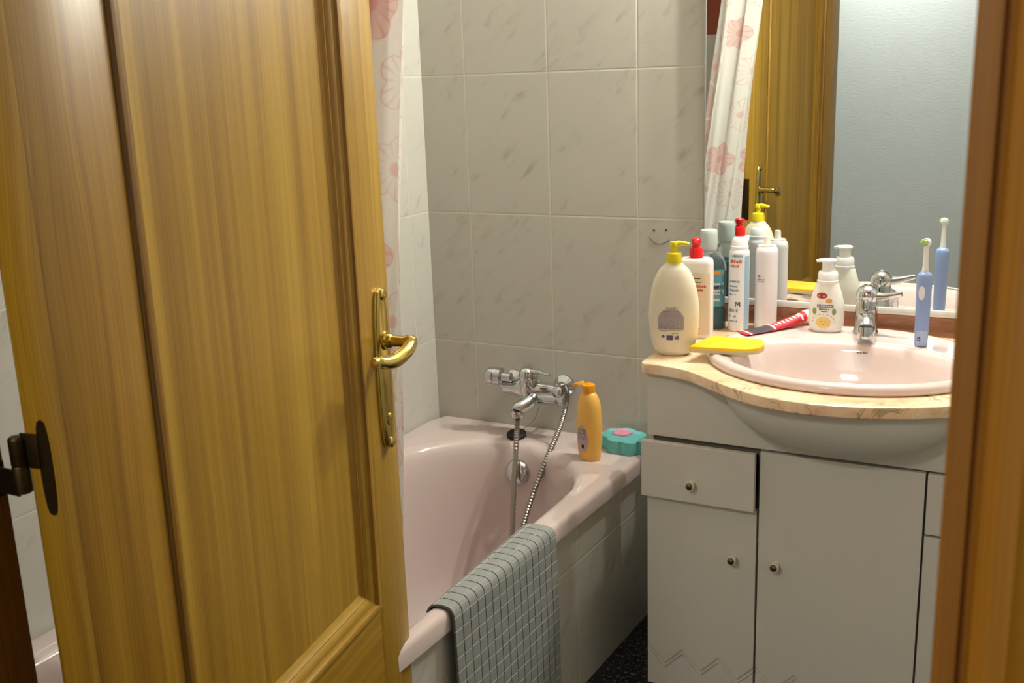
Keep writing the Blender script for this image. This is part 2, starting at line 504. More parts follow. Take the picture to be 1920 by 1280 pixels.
def door_handle(face):
    sg = -1 if face == 0 else 1
    t0 = 0 if face == 0 else TH
    def q(s, t, z): return dp(s, t0+sg*t, z)
    bm = BM()
    sc = .573; hw = .0185
    out = []
    for i in range(24):
        ang = 2*PI*i/24
        ex = hw*math.copysign(abs(math.cos(ang))**.55, math.cos(ang))
        ez = math.sin(ang)
        out.append((sc+ex, .973+ez*.109, ))
    r = []
    for k, t in ((1.0, 0.0), (1.0, .003), (.86, .0062), (.6, .0075)):
        r.append([q(sc+(s-sc)*k, t, .973+(z-.973)*(1-(1-k)*.12)) for s, z in out])
    loft(bm, r)
    pl = obj('handle_plate', bm, BRASS, door, label='polished brass long backplate')
    bm = BM()
    for z in (1.073, .873): # finials and screws
        lathe(bm, [(0, .0075), (.009, .0075), (.011, .005), (.0115, 0)], q(sc, 0, z), NB*sg, 16)
    obj('finial', bm, BRASS, pl)
    bm = BM()
    zc = 1.012
    lathe(bm, [(.005, .0125), (.010, .0125), (.0115, .0095), (.016, .0095), (.018, .0075), (.034, .0072), (.038, .009), (.046, .009), (.050, .006), (.051, 0)], q(sc, 0, zc), NB*sg, 20)
    pts = [q(sc, .044, zc), q(sc-.010, .047, zc-.002), q(sc-.026, .046, zc-.008), q(sc-.043, .041, zc-.013), q(sc-.058, .036, zc-.013), q(sc-.068, .032, zc-.010), q(sc-.074, .029, zc-.009)]
    P = spline(pts, 6)
    rr = [.0075+.0022*math.sin(PI*min(1, i/len(P)*1.15))**2-.0035*max(0, i/len(P)-.82)/.18 for i in range(len(P))]
    tube(bm, P, rr, 14)
    lathe(bm, [(-.008, .001), (-.006, .006), (0, .008), (.006, .006), (.008, .001)], pts[-1], DD, 14)
    obj('lever', bm, BRASS, pl)
    bm = BM()
    lathe(bm, [(.006, .0085), (.009, .0085), (.010, .004), (.0105, 0)], q(sc, 0, .905), NB*sg, 16)
    obj('keyhole_cover', bm, BRASS, pl)
door_handle(0); door_handle(1)
bm = BM(); dbox(bm, DW-.001, DW+.0012, .010, TH-.010, .93, 1.045, .0005); obj('lock_faceplate', bm, IRON, door, label='dark lock faceplate on the door edge')

# hinge: leaf on the door edge, leaf on the jamb, knuckle between
KC = Vector((.4575, -1.521, 0))
def hinge(zc):
    bm = BM()
    out = []
    for i in range(20):
        a = 2*PI*i/20
        out.append((.0225+.0062*math.copysign(abs(math.cos(a))**.6, math.cos(a)), zc+.002+math.copysign(abs(math.sin(a))**.9, math.sin(a))*.0405))
    loft(bm, [[dp(s_, t, z) for t, z in out] for s_ in (.001, -.0012)])
    dbox(bm, -.0012, .0008, .024, TH+.004, zc+.001, zc+.030, .0003)
    kn = obj('hinge', bm, IRON, door, label='dark bronze hinge leaf on the door edge')
    bm = BM()
    lathe(bm, [(-.0235, .0052), (-.0225, .0068), (-.001, .0068), (0, .006), (.001, .0068), (.0225, .0068), (.0245, .005), (.0252, 0)], KC+Vector((0, 0, zc+.003)), (0, 0, 1), 20)
    obj('knuckle', bm, IRON, kn)
    bm = BM()
    for t, z in ((.0225, zc+.034), (.0225, zc+.006), (.0225, zc-.030)):
        lathe(bm, [(0, .0024), (.0006, .0022), (.0007, 0)], dp(-.0012, t, z), -DD, 10)
    obj('screw', bm, IRON, kn)
for zc in (1.045, 1.62, .40): hinge(zc)
for zc in (1.045, 1.62, .40):
    bm = BM()
    out = [(-1.5385+.0062*math.copysign(abs(math.cos(2*PI*i/20))**.6, math.cos(2*PI*i/20)), zc-.004+math.copysign(abs(math.sin(2*PI*i/20))**.9, math.sin(2*PI*i/20))*.0405) for i in range(20)]
    loft(bm, [[Vector((x, y, z)) for y, z in out] for x in (.4215, .4236)])
    box(bm, .4222, .4236, -1.535, -1.512, zc-.030, zc-.001)
    box(bm, .4222, .455, -1.524, -1.5225, zc-.0235, zc-.001)
    obj('hinge_leaf', bm, IRON, fr, label='dark bronze hinge leaf on the jamb')

# ================================================================== BATH
RZ = .566
def xa(y): return .4488+.043*y
apron_y0 = -1.498
tub = thing('bathtub', 'pale pink enamelled bathtub built in behind the tiled front', 'bathtub', (.16, -.75, ZF))
bm = BM()
loft(bm, [[Vector((xa(y)-.010, y, z)) for y, z in ((-.001, ZF), (apron_y0, ZF), (apron_y0, RZ-.034), (-.001, RZ-.034))],
          [Vector((xa(y)-.03, y, z)) for y, z in ((-.001, ZF), (apron_y0, ZF), (apron_y0, RZ-.034), (-.001, RZ-.034))]])
obj('tiled_front', bm, T_APRON, tub, smooth=False, label='marbled tile front of the bathtub')
NR = 96
def rr_ring(xc, yc, hx, hy, r, z, k=None):
    """stadium-like ring, parameterised by angle so that rings match"""
    out = []
    for i in range(NR):
        t = 2*PI*(i+.5)/NR
        c_, s_ = math.cos(t), math.sin(t)
        # ray hit with a rounded rectangle (superellipse ends)
        lo, hi = 0, 4
        for _ in range(40):
            m = (lo+hi)/2
            x, y = abs(m*c_*hx), abs(m*s_*hy)
            qx, qy = max(x-(hx-r), 0), max(y-(hy-r), 0)
            inside = x <= hx and y <= hy and (qx*qx+qy*qy <= r*r)
            if inside: lo = m
            else: hi = m
        out.append(Vector((xc+lo*c_*hx, yc+lo*s_*hy, z)))
    return out
def outer(z, inset):
    ring = rr_ring(.165, -.749, .2745-inset, .7465-inset, .012, z)
    # skew the free long side to follow the tiled front
    for p in ring:
        if p.x > .165:
            f = (p.x-.165)/.2745
            p.x = .165+f*(xa(p.y)-.165)
    return ring
IX, IY, IHX, IHY = .165, -.765, .224, .655
rings = [outer(RZ-.036, .004), outer(RZ-.034, 0), outer(RZ-.010, 0), outer(RZ-.004, .0025), outer(RZ-.001, .007), outer(RZ, .013)]
for ins, z, r in ((-.006, RZ, .226), (.000, RZ-.001, .222), (.006, RZ-.004, .218), (.012, RZ-.010, .213), (.017, RZ-.020, .208), (.021, RZ-.036, .203), (.027, RZ-.08, .196), (.034, RZ-.14, .188), (.043, RZ-.22, .178), (.054, RZ-.29, .166), (.068, RZ-.335, .15), (.090, RZ-.360, .13), (.125, RZ-.370, .10), (.17, RZ-.372, .05)):
    rings.append(rr_ring(IX, IY+ins*.15, IHX-ins, IHY-ins*1.15, min(r, IHX-ins-.001), z))
bm = BM(); loft(bm, rings, cap0=False, cap1=True); obj('basin', bm, PINK, tub, ang=60)
bm = BM()
lathe(bm, [(-.006, .0285), (.002, .0290), (.007, .0270), (.012, .0215), (.0155, .012), (.0165, 0)], (.1715, -.1395, .5065), (0, -1, .25), 32)
obj('overflow_cover', bm, CHROME, tub, label='round chrome overflow cover')

# black rubber plug on its chain, lying on the back ledge
plug = thing('bath_plug', 'black rubber bath plug on a thin chain, lying on the rim below the bath tap', 'bath plug', (.1445, -.087, RZ))
bm = BM(); lathe(bm, [(-.001, .018), (.004, .0215), (.0095, .022), (.012, .020), (.0125, 0)], (.1455, -.0885, RZ+.001), (0, -.12, 1), 28)
obj('stopper', bm, plain('black_rubber', (14, 14, 15), .6), plug)
bm = BM(); tube(bm, spline([(.148, -.083, RZ+.011), (.156, -.062, RZ+.018), (.170, -.045, .60), (.180, -.040, .632)], 10), .0008, 6, ribs=1)
obj('chain', bm, STEEL, plug)

# ================================================================== BATH MIXER
mx = thing('bath_mixer_tap', 'chrome bath mixer tap with coiled shower hose on the tiled wall', 'tap', (.17, 0, .66))
bm = BM()
for x in (.100, .225):      # wall unions and covers
    bm = BM(); lathe(bm, [(0, .024), (.006, .024), (.013, .017), (.018, .012), (.052, .011)], (x, -.0005, .672), (0, -1, 0), 24)
    obj('wall_union', bm, CHROME, mx)
bm = BM()
lathe(bm, [(0, .011), (.004, .0165), (.030, .0175), (.036, .0215), (.085, .0215), (.093, .0165), (.128, .0158), (.132, .011)], (.102, -.060, .674), (1, 0, 0), 28)
lathe(bm, [(-.034, .010), (-.030, .018), (-.016, .0225), (.0, .0235), (.016, .0225), (.024, .0185)], (.170, -.064, .682), (0, -.15, 1), 28)
obj('body', bm, CHROME, mx)
bm = BM()            # diverter knob at the left
lathe(bm, [(-.020, .010), (0, .0105), (.003, .0195), (.018, .0205), (.020, .0185), (.022, .0205), (.034, .0185), (.041, .012), (.0435, 0)], (.108, -.074, .699), (-1, -.05, .02), 28)
obj('diverter_knob', bm, CHROME, mx)
bm = BM()            # lever dome
lathe(bm, [(0, .019), (.010, .0195), (.018, .0165), (.024, .010), (.027, .0)], (.168, -.070, .701), (.02, -.25, 1), 28)
tube(bm, spline([(.174, -.076, .718), (.192, -.080, .7205), (.212, -.084, .7195), (.230, -.088, .7185)], 5), [.0050]*8+[.0034]*4+[.0030]*4, 10)
obj('lever', bm, CHROME, mx)
bm = BM()            # spout sweeping forward and down
P = spline([(.182, -.062, .662), (.178, -.080, .654), (.170, -.100, .647), (.1645, -.110, .642), (.163, -.114, .637)], 6)
tube(bm, P, [.0165-.003*i/len(P) for i in range(len(P))], 18)
lathe(bm, [(0, .0135), (.010, .0140), (.014, .0130), (.0145, 0)], (.163, -.114, .638), (0, 0, -1), 20)
obj('spout', bm, CHROME, mx)
bm = BM()            # lower arm that carries the shower outlet
lathe(bm, [(0, .012), (.010, .0145), (.050, .0125), (.062, .0125), (.066, .015), (.078, .015), (.080, .009)], (.178, -.064, .656), (1, -.04, .05), 24)
obj('shower_outlet', bm, CHROME, mx)
bm = BM()            # shower holder at the right end
lathe(bm, [(0, .0145), (.012, .0155), (.020, .0135), (.024, .009), (.0245, 0)], (.236, -.066, .676), (1, -.25, .05), 22)
obj('shower_holder', bm, CHROME, mx)
bm = BM()
hp = spline([(.252, -.072, .690), (.263, -.080, .692), (.2705, -.088, .678), (.270, -.096, .650), (.262, -.108, .612), (.248, -.128, .565), (.231, -.160, .502), (.222, -.200, .440), (.220, -.235, .385), (.216, -.255, .33), (.208, -.262, .290), (.2085, -.256, .33), (.204, -.235, .40), (.189, -.192, .49), (.174, -.146, .572), (.164, -.118, .615), (.163, -.114, .628)], 22)
tube(bm, hp, .0056, 10, ribs=1)
obj('hose', bm, STEEL, mx, label='ribbed metal shower hose')

# ================================================================== shampoo, sponge
YAW_S = math.radians(-12)
b = Bottle((.349, -.150), [(RZ, .0215, .014), (RZ+.004, .0235, .016), (.591, .0265, .018), (.637, .0285, .0185), (.668, .0275, .018), (.690, .0245, .016), (.703, .0195, .0135), (.7095, .0145, .011), (.711, .0125, .010)], math.radians(-9), 2.3)
sh = thing('shampoo_bottle', 'orange yellow shampoo bottle with its flip cap open on the bath corner', 'bottle', (.349, -.150, RZ))
bm = BM(); b.body(bm); obj('body', bm, plain('amber_plastic', (246, 190, 92), .3, .02), sh)
M_YCAP = plain('orange_cap_plastic', (246, 160, 18), .3)
bm = BM(); lathe(bm, [(0, .0128), (.013, .0135), (.0165, .0130), (.017, .006), (.020, .0045), (.0203, 0)], (.349, -.150, .7105), (0, 0, 1), 28)
cp = obj('cap', bm, M_YCAP, sh)
bm = BM()   # lid hinged open, standing out to the left
hz = Vector((.349, -.150, .7265)); L = -b.e1
ld = (L*.34+Vector((0, 0, .94))).normalized(); lx = (L-ld*L.dot(ld)).normalized()
lathe(bm, [(0, .0128), (.0035, .0132), (.0062, .0122), (.0068, 0)], hz+L*.0118+lx*.0125+Vector((0, 0, -.0005)), ld, 26)
obj('flip_lid', bm, M_YCAP, cp)
bm = BM(); b.ell(bm, -.0065, .613, .0135, .030); lb = obj('label', bm, plain('lilac_label', (196, 172, 178), .4), sh)
M_INK = plain('dark_print', (58, 52, 66), .6)
bm = BM()
for z in (.6335, .6295, .6255, .6215, .6175, .6135): b.scribble(bm, -.0165, .004, z, .0018, .0008, w=.0009, dens=.6)
b.rect(bm, -.008, -.001, .5935, .602, .0008)
obj('print', bm, M_INK, lb)

spg = thing('bath_sponge', 'turquoise scalloped bath sponge with a pink flower on the bath corner', 'sponge', (.392, -.062, RZ))
def scallop(cx, cy, r0, amp, k, ph, sx=1., sy=1., rot=0, N_=96):
    o = []
    for i in range(N_):
        t = 2*PI*i/N_
        r = r0*(1-amp+amp*abs(math.sin(k*t/2+ph))**.55*1.35)
        x, y = r*math.cos(t)*sx, r*math.sin(t)*sy
        o.append((cx+x*math.cos(rot)-y*math.sin(rot), cy+x*math.sin(rot)+y*math.cos(rot)))
    return o
bm = BM(); prism(bm, scallop(.391, -.062, .054, .17, 7, .4, 1.0, .78, -.5), RZ+.0005, RZ+.029, .003)
obj('foam', bm, plain('turquoise_foam', (118, 206, 204), .85, .12, .6), spg, ang=50)
bm = BM()
for k in range(5):
    t = 2*PI*k/5+.3
    lathe(bm, [(0, .011), (.003, .011), (.005, .008), (.0055, 0)], (.382+.0115*math.cos(t), -.052+.0105*math.sin(t), RZ+.0288), (0, 0, 1), 16)
obj('flower', bm, plain('pink_foam', (240, 160, 190), .8, .05, .3), spg)

# ================================================================== BATH MAT
def mat_path():
    # cross-section over the rim: list of (dx from outer edge, z)
    p = [(-.047, .553), (-.040, .5620), (-.032, .5670), (-.024, .5684), (-.014, .5688), (-.004, .5682), (.002, .5655), (.0052, .5600), (.0065, .552), (.0070, .52), (.0085, .45), (.010, .36), (.010, .27), (.010, .215)]
    q = spline([(a, 0, z) for a, z in p], 10)
    return [(v.x, v.z) for v in q]
path = mat_path()
cum = [0]
for a, c in zip(path, path[1:]): cum.append(cum[-1]+math.hypot(c[0]-a[0], c[1]-a[1]))
TOT = cum[-1]
def mat_at(u, y, h):
    """u along the path, h height off the sheet"""
    i = 0
    while i < len(cum)-2 and cum[i+1] < u: i += 1
    f = (u-cum[i])/(cum[i+1]-cum[i])
    a, c = path[i], path[i+1]
    x, z = a[0]+(c[0]-a[0])*f, a[1]+(c[1]-a[1])*f
    i0, i1 = max(i-1, 0), min(i+2, len(path)-1)
    d = Vector((path[i1][0]-path[i0][0], path[i1][1]-path[i0][1])).normalized()
    if x < 0: x *= (xa(y)-.389)/.0295
    return Vector((xa(y)+x-d.y*h*1., y, z+d.x*h))
MY0, MY1 = -.826, -.500
NC = 15; cell = (MY1-MY0)/NC; NRW = int(TOT/cell)
mt = BM()
cw = TOT/NRW
for i in range(NRW):
    sub = 5
    for j in range(NC):
        u0, u1 = i*cw, (i+1)*cw; y0, y1 = MY0+j*cell, MY0+(j+1)*cell
        g = .0011
        us = [u0, u0+g]+[u0+g+(u1-u0-2*g)*k/sub for k in range(1, sub)]+[u1-g, u1]
        ys = [y0, y0+g, y1-g, y1]
        vv = []
        for a, uu in enumerate(us):
            row = []
            for c_, yy in enumerate(ys):
                edge = a in (0, len(us)-1) or c_ in (0, 3)
                row.append(mt.verts.new(mat_at(min(max(uu, 1e-5), TOT-1e-5), yy, .0012 if edge else .0034)))
            vv.append(row)
        for a in range(len(us)-1):
            for c_ in range(3):
                f = mt.faces.new((vv[a][c_], vv[a][c_+1], vv[a+1][c_+1], vv[a+1][c_]))
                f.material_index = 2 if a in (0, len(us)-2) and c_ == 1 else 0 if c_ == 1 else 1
# underside and edges
K = 70
lo = [[mt.verts.new(mat_at(TOT*i/K+(1e-5 if i == 0 else -1e-5 if i == K else 0), y, 0)) for y in (MY0, MY1)] for i in range(K+1)]
hi = [[mt.verts.new(mat_at(TOT*i/K+(1e-5 if i == 0 else -1e-5 if i == K else 0), y, .0013)) for y in (MY0, MY1)] for i in range(K+1)]
for i in range(K):
    mt.faces.new((lo[i][0], lo[i][1], lo[i+1][1], lo[i+1][0])).material_index = 1
    for k in (0, 1): mt.faces.new((lo[i][k], lo[i+1][k], hi[i+1][k], hi[i][k])).material_index = 1
for i in (0, K): mt.faces.new((lo[i][0], lo[i][1], hi[i][1], hi[i][0])).material_index = 1
bmesh.ops.remove_doubles(mt, verts=mt.verts[:], dist=1e-5)
M_MATT = plain('grey_rubber_mat', (150, 152, 149), .7, .1, .25)
M_MATG = plain('grey_rubber_groove_shade', (112, 116, 112), .8, .05)  # shade painted into the grooves running down; underside and edges share the tone
M_MATL = plain('grey_rubber_groove_light', (176, 180, 172), .6, .05)  # cross grooves painted paler, as light caught on their edges
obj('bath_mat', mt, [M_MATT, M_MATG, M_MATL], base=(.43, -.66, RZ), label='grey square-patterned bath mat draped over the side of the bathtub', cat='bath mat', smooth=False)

# ================================================================== SHOWER CURTAIN
plan = [(.424, -.874), (.398, -.848), (.370, -.866), (.345, -.838), (.322, -.868), (.302, -.905), (.330, -.935), (.300, -.968), (.335, -1.0), (.30, -1.035), (.345, -1.07), (.305, -1.105), (.352, -1.14), (.31, -1.175), (.355, -1.21), (.315, -1.25), (.35, -1.30), (.325, -1.34)]
pp = [(v.x, v.y) for v in spline([(x, y, 0) for x, y in plan], 8)]
bm = BM(); uvl = bm.loops.layers.uv.new('UVMap')
L = [0]
for a, c in zip(pp, pp[1:]): L.append(L[-1]+math.hypot(c[0]-a[0], c[1]-a[1]))
zs = [.50+i*(1.95-.50)/40 for i in range(41)]
grid = []
for z in zs:
    row = []
    for i, (x, y) in enumerate(pp):
        lean = .082*(1.5-z)
        f = min(1, i/20)
        xx = x-lean-f*.02*max(0, 1.5-z)/.6
        amp = 1+.10*math.sin(z*7+i*.4)
        row.append(bm.verts.new((xx+.004*math.sin(z*9+i*.5), y+.006*math.sin(z*5+i*.7)+(1-f)*.03*(1.5-z), z)))
    grid.append(row)
for a in range(len(zs)-1):
    for i in range(len(pp)-1):
        f = bm.faces.new((grid[a][i], grid[a][i+1], grid[a+1][i+1], grid[a+1][i]))
        for lp, (ii, aa) in zip(f.loops, ((i, a), (i+1, a), (i+1, a+1), (i, a+1))): lp[uvl].uv = (L[ii]*S, zs[aa]*S)
n = N('floral_curtain')
uvv = n.vec('MULTIPLY', n.uv(), Vector((1, 1, 0)))
vo = n.t.nodes.new('ShaderNodeTexVoronoi'); vo.voronoi_dimensions = '2D'; vo.inputs['Scale'].default_value = 7.5; vo.inputs['Randomness'].default_value = .75
n.put(vo.inputs['Vector'], uvv)
d = n.vec('SUBTRACT', n.vec('MULTIPLY', uvv, Vector((7.5, 7.5, 0))), n.vec('MULTIPLY', vo.outputs['Position'], Vector((7.5, 7.5, 0))))
dx, dy = n.sep(d)[:2]
ang = n.math('ARCTAN2', dy, dx); r = n.vec('LENGTH', d)
rnd = n.sep(vo.outputs['Color'])[0]
pet = n.math('MULTIPLY_ADD', n.math('ABSOLUTE', n.math('SINE', n.math('MULTIPLY', ang, 2.5))), .12, .30)
inside = n.smooth(n.math('SUBTRACT', pet, r), -.005, .01)
edge = n.smooth(n.math('ABSOLUTE', n.math('SUBTRACT', pet, r)), .0, .02, 1., 0.)
ray = n.smooth(n.math('SINE', n.math('MULTIPLY', ang, 15.)), .35, .9)
core = n.smooth(r, .06, .11, 1., 0.)
lines = n.math('MULTIPLY', n.math('MULTIPLY', ray, inside), n.smooth(r, .05, .3))
m = n.math('MINIMUM', n.math('ADD', n.math('ADD', n.math('MULTIPLY', inside, n.math('MULTIPLY', n.smooth(rnd, .35, .75), .55)), n.math('MULTIPLY', lines, .35)), n.math('ADD', n.math('MULTIPLY', edge, .5), n.math('MULTIPLY', core, .6))), 1.)
c = n.mix(m, lin((236, 232, 227)), lin((226, 176, 170)))
n.set(col=c, rough=.55, sheen=.1)
tr = n.t.nodes.new('ShaderNodeBsdfTranslucent'); n.put(tr.inputs[0], c)
ms = n.t.nodes.new('ShaderNodeMixShader'); ms.inputs[0].default_value = .3
n.t.links.new(n.b.outputs[0], ms.inputs[1]); n.t.links.new(tr.outputs[0], ms.inputs[2]); n.t.links.new(ms.outputs[0], n.out.inputs[0])
cur = obj('shower_curtain', bm, n.m, base=(.33, -1.05, .50), label='white shower curtain with pink flowers gathered behind the door', cat='shower curtain', ang=180)

# ================================================================== VANITY
VX0, VX1, VY, VZT = .555, 1.222, -.36, .829
XA, XB = .7565, 1.0235
ZD, ZDR = .711, .604
van = thing('vanity_cabinet', 'white vanity cabinet with drawers and doors under the marble top', 'cabinet', (.888, -.18, ZF))
bm = BM()
box(bm, VX0, VX1, VY+.012, -.012, ZF+.035, ZF+.05)
for xx in (VX0+.009, XA-.004, XB-.004, VX1-.017): box(bm, xx, xx+.008, VY+.0126, -.012, ZF+.05, .70)
box(bm, VX0+.009, VX1-.009, -.02, -.012, ZF+.05, .70)
box(bm, VX0+.009, VX1-.009, VY+.0126, -.25, .70, .712)
box(bm, VX0+.02, VX1-.02, VY+.04, -.012, ZF, ZF+.04, 0)
obj('carcass', bm, CABIN, van)
bm = BM(); box(bm, VX0, VX1, VY-.0, VY+.0125, ZD+.003, VZT, .0012); box(bm, VX0, VX0+.008, VY+.01, -.012, ZF+.035, VZT, .0008); box(bm, VX1-.008, VX1, VY+.01, -.012, ZF+.035, VZT, .0008)
obj('front_panel', bm, CAB, van)
bm = BM(); FX, FA, FH, FD = .885, .187, .100, .112
rows = []
for i in range(17):
    ph = PI/2*i/16
    zz_ = .8288-FH*math.sin(ph); k = math.cos(ph)
    rows.append([Vector((FX-FA*math.cos(PI*j/40)*max(k, .001)**.9, VY+.0005-FD*math.sin(PI*j/40)**.8*max(k, .001)**.9, zz_)) for j in range(41)])
loft(bm, rows, close=False, cap0=False, cap1=False)
obj('bowl_fairing', bm, CAB, van, label='rounded white bulge under the basin')
def zigz(x):
    per = .0685; ph = ((x-.554) % per)/per
    return .2955+.002*0+(.0375*(1-abs(2*ph-1)) if False else .0375*abs(2*ph-1))-.0375
def front(name, x0, x1, z0, z1, y0, zig=False):
    bm = BM()
    if not zig:
        box(bm, x0, x1, y0, y0+.0125, z0, z1, .0012)
    else:
        # door leaf with two routed zigzag grooves across its face
        lines = []
        def ramped(off):
            return lambda x: .2925+.0065*0+off+.036*abs(2*(((x-.554)/.0685) % 1)-1)
        xs = sorted(set([x0, x1]+[.554+.0685*k/2 for k in range(0, 20) if x0 < .554+.0685*k/2 < x1]))
        base = .267
        def zz(x): return base+.036*abs(2*(((x-.554)/.0685) % 1)-1)
        prof = [(-1, 0), (0, 0), (.0022, .0035), (.0036, .0035), (.0058, 0), (.0090, 0), (.0112, .0035), (.0126, .0035), (.0148, 0), (2, 0)]
        rows = []
        for o, dpth in prof:
            row = []
            for x in xs:
                z = z0 if o == -1 else z1 if o == 2 else zz(x)-.0135+o
                row.append(Vector((x, y0+dpth, z)))
            rows.append(row)
        loft(bm, rows, close=False, cap0=False, cap1=False)
        b0 = [Vector((x0, y0, z0)), Vector((x1, y0, z0)), Vector((x1, y0, z1)), Vector((x0, y0, z1))]
        b1 = [p+Vector((0, .0125, 0)) for p in b0]
        v0 = [bm.verts.new(p) for p in b0]; v1 = [bm.verts.new(p) for p in b1]
        for i in range(4): bm.faces.new((v0[i], v0[(i+1) % 4], v1[(i+1) % 4], v1[i]))
        bm.faces.new(v1)
    return obj(name, bm, CAB, van, ang=20)
M_KNOBC = plain('knob_cream', (226, 218, 200), .3); M_KNOBD = metal('knob_bronze', (120, 100, 66), .35)
def knob(par, x, y, z):
    bm = BM(); lathe(bm, [(0, .0055), (.005, .005), (.009, .0075), (.014, .0088), (.0175, .0078), (.018, 0)], (x, y, z), (0, -1, 0), 24)
    k = obj('knob', bm, M_KNOBC, par)
    bm = BM(); lathe(bm, [(.0176, .0062), (.0195, .0058), (.021, .004), (.0215, 0)], (x, y, z), (0, -1, 0), 20)
    obj('knob_inlay', bm, M_KNOBD, k, label='dark bronze knob centre')
YD = VY-.0135
dr = front('drawer', .5495, XA-.003, ZDR, ZD-.0025, VY-.018); knob(dr, .6445, VY-.018, .6415)
dl = front('door', VX0, XA-.002, ZF+.04, ZDR-.003, VY-.0005, True); knob(dl, .7155, VY-.0005, .5065)
dm = front('door', XA+.0025, XB-.0015, ZF+.04, ZD-.001, VY-.002, True); knob(dm, .7905, VY-.002, .509)
d3 = front('drawer', XB+.002, VX1-.001, ZDR+.003, ZD-.001, VY-.002); knob(d3, 1.123, VY-.002, .656)
d4 = front('door', XB+.002, VX1-.001, ZF+.04, ZDR-.001, VY-.0005, True); knob(d4, 1.07, VY-.0005, .5065)

# worktop
fr_pts = [(.5445, -.305), (.5445, -.352), (.5462, -.366), (.553, -.3735), (.566, -.3745), (.597, -.3785), (.628, -.388), (.652, -.401), (.682, -.424), (.7126, -.4465), (.74, -.466), (.7654, -.480), (.80, -.4935), (.84, -.5005), (.88, -.5015), (.93, -.4955), (.975, -.481), (1.01, -.4675), (1.048, -.447), (1.08, -.428), (1.12, -.403), (1.15, -.388), (1.185, -.3785), (1.215, -.3745), (1.229, -.371), (1.233, -.355), (1.233, -.305)]
fp = [(v.x, v.y) for v in spline([(x, y, 0) for x, y in fr_pts], 4)]
wt = thing('marble_worktop', 'peach marble worktop with a bowed front edge on the vanity cabinet', 'worktop', (.888, -.2, .829))
hole = [(.871+.212*math.cos(2*PI*i/64), -.244+.182*math.sin(2*PI*i/64)) for i in range(64)]
full = fp+[(1.233, -.001), (.5445, -.001)]
cxy = (.888, -.2)
def shrink(P_, k): # pull the outline in a little for the eased edges
    return [(cxy[0]+(x-cxy[0])*(1-k/abs(.34)), cxy[1]+(y-cxy[1])*(1-k/.2) if y < -.01 else y) for x, y in P_]
bm = BM(); prism_hole(bm, shrink(full, .0022), hole, .829, .849)
loft(bm, [[Vector((x, y, z)) for x, y in shrink(full, k)] for k, z in ((.0022, .829), (0, .8318), (0, .8455), (.0008, .848), (.0022, .849))], cap0=False, cap1=False)
obj('slab', bm, M_MARBLE, wt, ang=35)
bm = BM(); box(bm, .5445, 1.233, -.0155, -.001, .849, .8855, .001); obj('backsplash', bm, M_BROWN, wt, label='brown strip along the wall behind the worktop')

# wash basin
bas = thing('wash_basin', 'pale pink oval wash basin set into the marble worktop', 'basin', (.87, -.245, .849))
BX, BY, BA, BB = .871, -.244, .2345, .204
OXc, OYc, OA, OB = .873, -.288, .186, .129
def se(cx, cy, a, b, z, n_=2.0, NN=96):
    o = []
    for i in range(NN):
        t = 2*PI*i/NN; c_, s_ = math.cos(t), math.sin(t)
        o.append(Vector((cx+a*math.copysign(abs(c_)**(2/n_), c_), cy+b*math.copysign(abs(s_)**(2/n_), s_), z)))
    return o
DZ = .8625
rg = [se(BX, BY, BA-.004, BB-.004, .8490), se(BX, BY, BA, BB, .8505), se(BX, BY, BA+.001, BB+.001, .856), se(BX, BY, BA-.001, BB-.001, .8615), se(BX, BY, BA-.006, BB-.006, .8652), se(BX, BY, BA-.012, BB-.012, .8658), se(BX, BY, BA-.019, BB-.019, .8645)]
rg += [se(OXc, OYc+.004, OA+.010, OB+.012, DZ+.0008, 2.25), se(OXc, OYc, OA+.003, OB+.003, DZ, 2.3), se(OXc, OYc, OA-.002, OB-.002, DZ-.002, 2.3), se(OXc, OYc, OA-.006, OB-.006, DZ-.007, 2.3)]
for k, dz in ((.012, .018), (.021, .040), (.033, .066), (.05, .09), (.072, .107), (.10, .117), (.118, .119)):
    rg.append(se(OXc, OYc+k*.12, OA-k, OB-k*.92, DZ-dz, 2.25))
bm = BM(); loft(bm, rg, cap0=False); obj('bowl', bm, M_BASIN, bas, ang=70)
bm = BM()
for dx in (-.0085, -.0035, .0015, .0062):
    box(bm, OXc+.012+dx, OXc+.012+dx+.0033, OYc+OB-.0098, OYc+OB-.0088, DZ-.0165, DZ-.0135)
obj('maker_mark', bm, plain('grey_print', (120, 112, 112), .5), bas)
bm = BM(); lathe(bm, [(0, .018), (.002, .0175), (.003, .010), (.0025, 0)], (OXc, OYc+.014, DZ-.1192), (0, 0, 1), 24); obj('drain', bm, CHROME, bas)

# basin tap
tp = thing('basin_tap', 'chrome single-lever tap standing at the back of the wash basin', 'tap', (.884, -.088, DZ))
TX, TY = .8765, -.088
bm = BM(); lathe(bm, [(.0005, .0225), (.006, .0225), (.009, .0205), (.045, .0198), (.060, .0200), (.064, .0190), (.066, .0185)], (TX, TY, DZ), (0, 0, 1), 32); obj('body', bm, CHROME, tp)
bm = BM()
P = spline([(TX, TY-.006, DZ+.034), (TX+.004, TY-.030, DZ+.036), (TX+.009, TY-.054, DZ+.032), (TX+.0115, TY-.066, DZ+.024)], 6)
tube(bm, P, [.0165-.002*i/len(P) for i in range(len(P))], 20)
lathe(bm, [(-.006, .0145), (.010, .0150), (.015, .0140), (.0155, .011), (.012, .010)], (TX+.0115, TY-.066, DZ+.022), (.03, -.2, -1), 24)
obj('spout', bm, CHROME, tp)
bm = BM()
lathe(bm, [(0, .0195), (.006, .0205), (.014, .0195), (.021, .015), (.0255, .008), (.027, 0)], (TX, TY, DZ+.066), (.15, 0, 1), 28)
